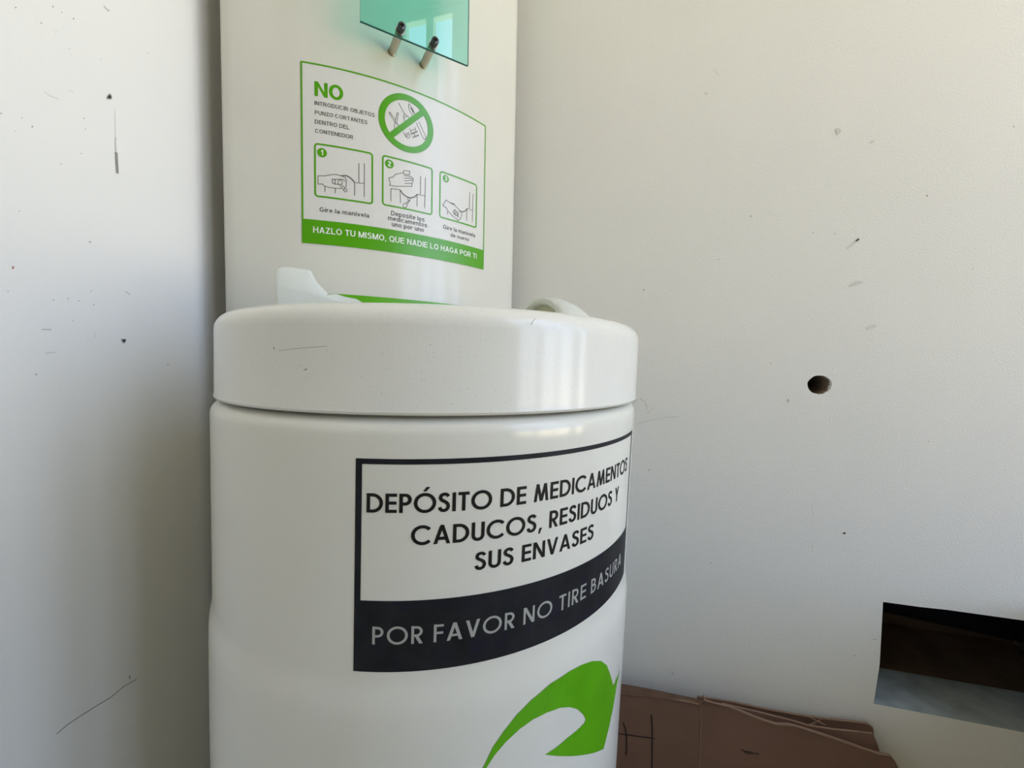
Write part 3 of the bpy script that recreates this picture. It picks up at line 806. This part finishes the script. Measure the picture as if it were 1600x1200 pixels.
# prohibition sign
pc = col_uv(636, 193.5); ra = (col_uv(679, 205)[0] - col_uv(593, 183)[0])/2; rz = (col_uv(627, 146)[1] - col_uv(646, 241)[1])/2
pr = (ra + rz)/2; pw = pr*0.215
bm = bmesh.new(); ribbon(bm, ring_pts(pc[0], pc[1], pr-pw/2, 48), pw, True)
ribbon(bm, [(pc[0]+(pr-pw*.6)*math.cos(2.36+PI*1.5)*1.0, pc[1]+(pr-pw*.6)*math.sin(2.36+PI*1.5)), (pc[0]-(pr-pw*.6)*math.cos(2.36+PI*1.5), pc[1]-(pr-pw*.6)*math.sin(2.36+PI*1.5))], pw*0.92)
link('prohibition_sign', lay(bm, col_map, 0.0012, 0.006), M_GREEN2, notice, recalc=False)
def sketch(bm, lines, w=0.0011, uv=col_uv):
    for ln in lines: ribbon(bm, [uv(*p) for p in ln], w)
def circ(x, y, rx, ry=None, n=14): return [(x + rx*math.cos(2*PI*k/n), y + (ry or rx)*math.sin(2*PI*k/n)) for k in range(n+1)]
bm = bmesh.new()
sketch(bm, [[(607.5, 176.5), (617, 191), (624, 198)], [(607.5, 176.5), (609, 175.5), (618, 188)], [(620.5, 176), (616.5, 194), (616, 204.5)], [(620.5, 176), (622.5, 177.5), (619.5, 193), (624.5, 198)], [(618, 202), (619.5, 199), (621, 201.5)],
            [(630, 206), (633, 213), (636, 216.3), (639, 216), (640.3, 213), (638, 206.5)], circ(635.5, 211, 1.7, 2.4),
            [(623, 161.5), (632, 178.5)], [(630.5, 183), (631, 179.5), (633.5, 178.5), (635.5, 181.8)], [(633.3, 190.5), (630.3, 183.8), (637.5, 181.5), (639.5, 186)],
            [(640, 201), (643, 208.5)], [(648, 199), (650, 206.5)], [(642, 204.5), (648, 202)], [(641.5, 210.5), (652.5, 206.5)], [(642, 209), (652, 205)], [(644.5, 216), (654.5, 212)], [(644, 214.5), (654, 210.7)], [(646.5, 209), (648.3, 214)],
            [(645, 181.5), (640, 174), (638, 167), (639, 162), (643, 168), (648.5, 178.5)], [(646.5, 178.5), (641.5, 168.5)], [(646, 176), (642.5, 168)], [(650, 192), (661, 216.5), (663.5, 218), (665.3, 216), (665, 213.5), (654, 190)]], 0.0009)
link('sharp_objects_drawing', lay(bm, col_map, 0.0009, 0.02), M_STICKLINE, notice, recalc=False)
# three pictograms
Q = lambda L: [(480 + x*0.175, 210 + y*0.175) for x, y in L]
def rrect(s0, s1, z0, z1, r, n=5):
    out = []
    for cx, cz, a0 in ((s1-r, z1-r, 0), (s0+r, z1-r, 90), (s0+r, z0+r, 180), (s1-r, z0+r, 270)):
        out += [(cx + r*math.cos(math.radians(a0+90*i/n)), cz + r*math.sin(math.radians(a0+90*i/n))) for i in range(n+1)]
    return out
PICS = [
 (((490.5, 224), (583, 238.5), (491.5, 309), (583, 319)), (503.3, 239), 7.2, '1',
  [[(462, 258), (462, 432)], [(511, 262), (509, 560)], [(424, 432), (507, 440)], [(424, 430), (424, 548)],
   [(98, 445), (98, 372), (160, 372), (215, 362), (260, 360), (300, 370), (338, 385), (350, 408), (348, 468), (335, 478)], [(98, 445), (140, 445), (150, 460), (190, 473), (240, 482), (300, 484), (312, 482)],
   [(222, 402), (320, 404), (342, 420)], [(222, 402), (228, 438), (250, 446), (290, 450)], [(250, 402), (250, 446)], [(306, 450), (342, 488)], [(292, 456), (328, 500)], [(160, 462), (160, 516)], [(252, 484), (252, 526)]],
  [((294, 430), 20), ((343, 501), 14)], [[(300, 373), (322, 370), (345, 370), (370, 379), (395, 398), (424, 430)]]),
 (((596.3, 241.5), (676, 263), (597, 321), (675.5, 337)), (608.3, 256.5), 6.8, '2',
  [[(1012, 375), (1010, 535)], [(1054, 385), (1048, 660)], [(746, 600), (748, 485), (828, 496), (832, 615)], [(982, 535), (1050, 551)], [(980, 535), (980, 645)],
   [(860, 355), (860, 325), (915, 330), (912, 362), (860, 356)], [(860, 344), (790, 356), (762, 384), (732, 388), (730, 398), (742, 440), (734, 456), (785, 465), (935, 466), (932, 440), (868, 440)],
   [(862, 368), (926, 378), (948, 400), (944, 412), (866, 416)], [(866, 392), (940, 396)], [(944, 412), (940, 434), (932, 440)],
   [(904, 592), (882, 618)], [(916, 590), (894, 624)]],
  [((909, 579), 11), ((873, 636), 19)], [[(830, 497), (850, 528), (875, 550), (905, 564), (935, 566), (962, 556), (982, 536)]]),
 (((686.3, 266), (745, 289), (686, 341), (744.3, 356.5)), (696.3, 279.5), 5.6, '3',
  [[(1450, 518), (1445, 660)], [(1478, 530), (1472, 785)], [(1424, 660), (1476, 680)], [(1424, 660), (1421, 768)],
   [(1208, 637), (1238, 588), (1280, 614), (1312, 630), (1350, 668), (1380, 712), (1372, 745), (1348, 772), (1290, 722), (1252, 682), (1242, 655), (1208, 637)],
   [(1300, 682), (1318, 674), (1350, 708), (1342, 730), (1306, 706), (1300, 682)], [(1318, 678), (1312, 708)], [(1342, 742), (1352, 730)], [(1250, 690), (1250, 714)]],
  [((1328, 712), 12)], [[(1278, 614), (1306, 622), (1318, 634)], [(1356, 682), (1385, 692), (1408, 684), (1424, 664)]]),
]
for corners, cc, cr_, num, lines, circs, thick in PICS:
    uvs = [col_uv(*p) for p in corners]
    a0 = (uvs[0][0]+uvs[2][0])/2; a1 = (uvs[1][0]+uvs[3][0])/2; b1 = (uvs[0][1]+uvs[1][1])/2; b0 = (uvs[2][1]+uvs[3][1])/2
    bm = bmesh.new(); fwid = 0.0026
    ribbon(bm, rrect(a0+fwid/2, a1-fwid/2, b0+fwid/2, b1-fwid/2, 0.0045), fwid, True)
    pf = link('pictogram', lay(bm, col_map, 0.0009, 0.006), M_GREEN2, notice, recalc=False)
    pf['label'] = 'green rounded frame of step ' + num
    bm = bmesh.new(); u = col_uv(*cc); rr = (col_uv(cc[0], cc[1]-cr_)[1] - col_uv(cc[0], cc[1]+cr_)[1])/2
    disc2(bm, u[0], u[1], rr)
    for f_ in lay(bm, col_map, 0.0010, 0.006).faces: pass
    link('number_disc', bm, M_GREEN2, notice, recalc=False)
    bm = bmesh.new(); wn = glyph2(num)[0]*rr*0.62
    put_caps(bm, num, u[0]-wn, u[0]+wn, u[1]-rr*0.6, rr*1.2, 0.1, 1.2, glyph2)
    link('number', lay(bm, col_map, 0.0013, 0.02), M_STICKW, notice, recalc=False)
    bm = bmesh.new(); sketch(bm, [Q(l_) for l_ in lines], 0.0010)
    for (c_, r_) in circs: sketch(bm, [Q(circ(c_[0], c_[1], r_))], 0.0010)
    sketch(bm, [Q(smooth(l_, 4)) for l_ in thick], 0.0019)
    link('hand_drawing', lay(bm, col_map, 0.0010, 0.02), M_STICKLINE, notice, recalc=False)

# ---- glass sheet on two standoffs
DG = 0.132
g0 = on_lat_plane(563, 35, DG); g1 = on_lat_plane(732, 100, DG)
gl0, gl1, gz = g0[0], g1[0], (g0[1]+g1[1])/2
GT = 0.004
bm = bmesh.new()
cs = [(gl0, gz), (gl1, gz), (gl1, 0.86), (gl0, 0.86)]
fr = [bm.verts.new(bin_pt(p[0], DG, p[1])) for p in cs]; bk = [bm.verts.new(bin_pt(p[0], DG+GT, p[1])) for p in cs]
bm.faces.new(fr); bm.faces.new(bk[::-1])
for k in range(4):
    bm.faces.new((fr[k], bk[k], bk[(k+1) % 4], fr[(k+1) % 4])).material_index = 1
glass = link('glass_sheet', bm, [M_GLASS, M_GEDGE], BIN)
glass['label'] = 'green tinted glass sheet in front of the column'
for (hx, hy), (bx_, by_) in (((628.5, 39), (618.5, 68)), ((681, 62), (667.5, 90))):
    la, zz = on_lat_plane(hx, hy, DG-0.012)
    qf = None
    # where the post meets the arched column face
    cc_lat = la; dface = D_COL + R_COL - math.sqrt(R_COL**2 - la**2)
    bm = bmesh.new(); tube(bm, [bin_pt(la, dface+0.002, zz), bin_pt(la, DG+GT, zz)], 0.0062, 20)
    tube(bm, [bin_pt(la, dface+0.001, zz), bin_pt(la, dface-0.002, zz)], 0.0072, 20)
    st = link('standoff_post', bm, M_STEEL, BIN, True)
    bm = bmesh.new(); r = 0.0058
    tube(bm, [bin_pt(la, DG, zz), bin_pt(la, DG-0.0015, zz)], 0.0072, 20, mi=1)
    tube(bm, [bin_pt(la, DG-0.0015, zz), bin_pt(la, DG-0.010, zz), bin_pt(la, DG-0.0115, zz), bin_pt(la, DG-0.012, zz)], [r, r, r*0.93, r*0.80], 20)
    tube(bm, [bin_pt(la, DG-0.0120, zz), bin_pt(la, DG-0.01215, zz)], r*0.48, 6, mi=2)
    sc_ = link('socket_screw', bm, [M_BLACKM, M_STEEL, M_SOCKET], st, True)
    sc_['label'] = 'black socket head screw'

# ---- wear on the plastic
def drum_mark(name, pts, wpx, rgb, parent, r=R_DRUM+0.0014, off=0.0006):
    bm = bmesh.new(); P = [drum_uv(x, y, r) for x, y in pts]
    ribbon(bm, P, wpx*0.0005)
    key = 'mark_%d_%d_%d' % tuple(int(c*1000) for c in rgb)
    m = bpy.data.materials.get(key) or material(key, rgb, 0.7, 0.2)
    return link(name, lay(bm, lambda s, z, o: drum_map(s, z, o, r), off, 0.01), m, parent, recalc=False)
drum_mark('scratch', [(437, 548), (460, 545), (490, 542.5), (512, 541)], 0.8, (0.40, 0.37, 0.33), lid)
drum_mark('scratch', [(475.5, 578), (481, 576.5)], 1.4, (0.25, 0.24, 0.22), lid)
drum_mark('scratch', [(428.5, 542.5), (429.5, 546)], 2.0, (0.25, 0.24, 0.22), lid)
drum_mark('scratch', [(836, 497.5), (832, 502), (829, 508)], 0.9, (0.30, 0.28, 0.24), lid)

# ------------------------------------------------------------------ flattened cardboard box against the wall
CB = empty('cardboard_box', (0.75, -0.05, 0.0), 'brown flattened cardboard box with marker scribbles leaning on the wall beside the bin', 'box')
def on_card(x, y, off):
    """leaning plane: off metres clear of the wall at the top edge, sloping out to the floor"""
    v = ray(x, y)
    # plane: Y = -(off + lean*(z_top - Z))
    lean, ztop = 0.16, 0.44
    o = world((0, 0, 0)); d = world(v) - o
    t = (-(off + lean*(ztop - o.z)) - o.y)/(d.y - lean*d.z)
    p = o + d*t
    return p.x, p.z
def card(name, top, off, thick, mat, parent, right=None, xl=None, edge=True, bow=None):
    lean, ztop = 0.16, 0.44
    P = [on_card(x, y, off) for x, y in top]
    if xl is not None: P = [(xl, P[0][1] + 0.004)] + P
    out = P + [(p[0], p[1]) for p in (right or [])]
    out += [(out[-1][0] + 0.004, 0.006), (out[0][0], 0.006)]
    bm = bmesh.new()
    yf = lambda p: -(off + lean*(ztop - p[1])) - (bow(p[0], p[1]) if bow else 0)
    # vertical strips so that the sheet can bow
    xs = sorted({round(p[0], 5) for p in out})
    lo = min(p[1] for p in out)
    fr = [bm.verts.new((p[0], yf(p), p[1])) for p in out]; bk = [bm.verts.new((p[0], yf(p)+thick, p[1])) for p in out]
    n = len(out)
    f1 = bm.faces.new(fr); f2 = bm.faces.new(bk[::-1])
    for k in range(n):
        bm.faces.new((fr[k], bk[k], bk[(k+1) % n], fr[(k+1) % n])).material_index = 1
    bmesh.ops.triangulate(bm, faces=[f1, f2])
    return link(name, bm, [mat, M_CARD2], parent)
TH_C = 0.004
XL = 0.45
# front sheet
front_top = [(963, 1083), (1000, 1086.5), (1040, 1091), (1075, 1097), (1092, 1101), (1098, 1097), (1100, 1095), (1107, 1098), (1126, 1101), (1140, 1104), (1165, 1114), (1190, 1124), (1212, 1131), (1232, 1132), (1255, 1138), (1290, 1149), (1320, 1159), (1350, 1170), (1372, 1177), (1392, 1181), (1399, 1190), (1404, 1200), (1415, 1225)]
card('front_panel', front_top, 0.052, TH_C, M_CARD, CB, xl=XL)
# folded-over lighter strip along the top left
bm = bmesh.new()
strip_o = [(963, 1067.5), (985, 1070.5), (1020, 1077), (1060, 1085.5), (1092, 1092), (1099, 1093.5)]
strip_i = [(963, 1084), (985, 1087), (1020, 1090), (1050, 1094), (1075, 1099), (1092, 1104), (1099, 1100)]
def card3(x, y, off):
    X, Z = on_card(x, y, off); return (X, -(off + 0.16*(0.44-Z)), Z)
So = [card3(x, y, 0.040) for x, y in strip_o]; Si = [card3(x, y, 0.0535) for x, y in strip_i]
So = [(XL, So[0][1], So[0][2]+0.004)] + So; Si = [(XL, Si[0][1], Si[0][2]+0.004)] + Si
va = [bm.verts.new(p) for p in So]; vb = [bm.verts.new(p) for p in Si]
i = j = 0
while i < len(va)-1 or j < len(vb)-1:
    if j == len(vb)-1 or (i < len(va)-1 and So[i+1][0] <= Si[j+1][0]):
        bm.faces.new((va[i], va[i+1], vb[j])); i += 1
    else:
        bm.faces.new((va[i], vb[j+1], vb[j])); j += 1
bmesh.ops.solidify(bm, geom=bm.faces[:], thickness=0.003)
o = link('folded_edge', bm, M_CARD2, CB, True); o['label'] = 'paler rounded fold along the top left of the sheet'
# torn lip right of the crease
bm = bmesh.new()
tube(bm, [card3(1097, 1091, 0.05), card3(1099.5, 1086.5, 0.05), card3(1101, 1093, 0.052), card3(1106, 1098, 0.055)], [0.0014, 0.0022, 0.0022, 0.001], 6)
tube(bm, [card3(1100, 1094, 0.056), card3(1122, 1100, 0.057), card3(1140, 1105, 0.057), card3(1165, 1115, 0.057), card3(1190, 1125, 0.057), card3(1212, 1132, 0.057), card3(1240, 1134, 0.057), card3(1280, 1147, 0.057), card3(1330, 1164, 0.057), card3(1372, 1178, 0.057), card3(1394, 1182, 0.057)],
     [0.002, 0.0018, 0.0008, 0.0007, 0.0009, 0.0016, 0.0006, 0.0009, 0.0007, 0.0013, 0.0004], 6)
o = link('torn_lip', bm, M_CARD2, CB, True); o['label'] = 'frayed pale torn edge along the front sheet'
# middle and rear sheets
card('inner_flap', [(1128, 1100), (1180, 1112), (1240, 1127), (1262, 1134), (1300, 1140), (1340, 1144), (1364, 1147), (1370, 1160), (1374, 1172)], 0.034, TH_C, M_CARD, CB)
card('rear_panel', [(1090, 1089), (1110, 1092), (1150, 1098.5), (1200, 1109), (1245, 1117), (1285, 1123), (1330, 1127.5), (1356, 1131.5), (1364, 1137), (1365, 1142)], 0.016, TH_C, M_CARD, CB)
bm = bmesh.new()
tube(bm, [card3(1262, 1134, 0.030), card3(1278, 1127, 0.022), card3(1284, 1123.5, 0.018)], [0.0016, 0.0012, 0.0008], 6)
tube(bm, [card3(1262, 1119, 0.020), card3(1275, 1126, 0.024), card3(1290, 1133, 0.030)], [0.0006, 0.0013, 0.0009], 6)
tube(bm, [card3(1150, 1098.5, 0.020), card3(1200, 1109, 0.020), card3(1245, 1117, 0.020), card3(1285, 1123, 0.020), card3(1330, 1127.5, 0.020), card3(1356, 1131.5, 0.020)], [0.0006, 0.001, 0.0014, 0.0009, 0.0013, 0.0006], 6)
link('torn_lip', bm, M_CARD2, CB, True)
# crease
bm = bmesh.new()
tube(bm, [card3(1094, 1103, 0.0522), card3(1095, 1130, 0.0522), card3(1093.5, 1165, 0.0522), card3(1093, 1220, 0.0522)], 0.0010, 5)
o = link('crease', bm, M_CARD2, CB, True)
# marker strokes
bm = bmesh.new()
def pen(pts, w=0.0022, off=0.0530):
    q = [card3(x, y, off) for x, y in pts]
    tmp = bmesh.new(); ribbon(tmp, [(p[0], p[2]) for p in q], w)
    for f_ in tmp.faces:
        vs = [bm.verts.new((v_.co.x, -(off + 0.16*(0.44-v_.co.y)), v_.co.y)) for v_ in f_.verts]
        g_ = bm.faces.new(vs); g_.normal_update()
        if g_.normal.y > 0: g_.normal_flip()
    tmp.free()
pen([(973.5, 1129), (977, 1138), (979, 1150), (979.5, 1165), (978.5, 1180)]); pen([(966, 1146.5), (985, 1149), (1005, 1151.5), (1024, 1154)], 0.0016); pen([(1018, 1116.5), (1019.3, 1140), (1019, 1170), (1018.5, 1215)])
o = link('marker_scribble', bm, M_PEN, CB, recalc=False); o['label'] = 'black marker strokes'
bm = bmesh.new()
pen([(1157, 1171), (1164, 1174), (1172, 1175), (1178, 1177.5), (1186, 1178)], 0.0018); pen([(1163, 1176), (1175, 1178)], 0.0012)
link('marker_scribble', bm, M_PEN, CB, recalc=False)
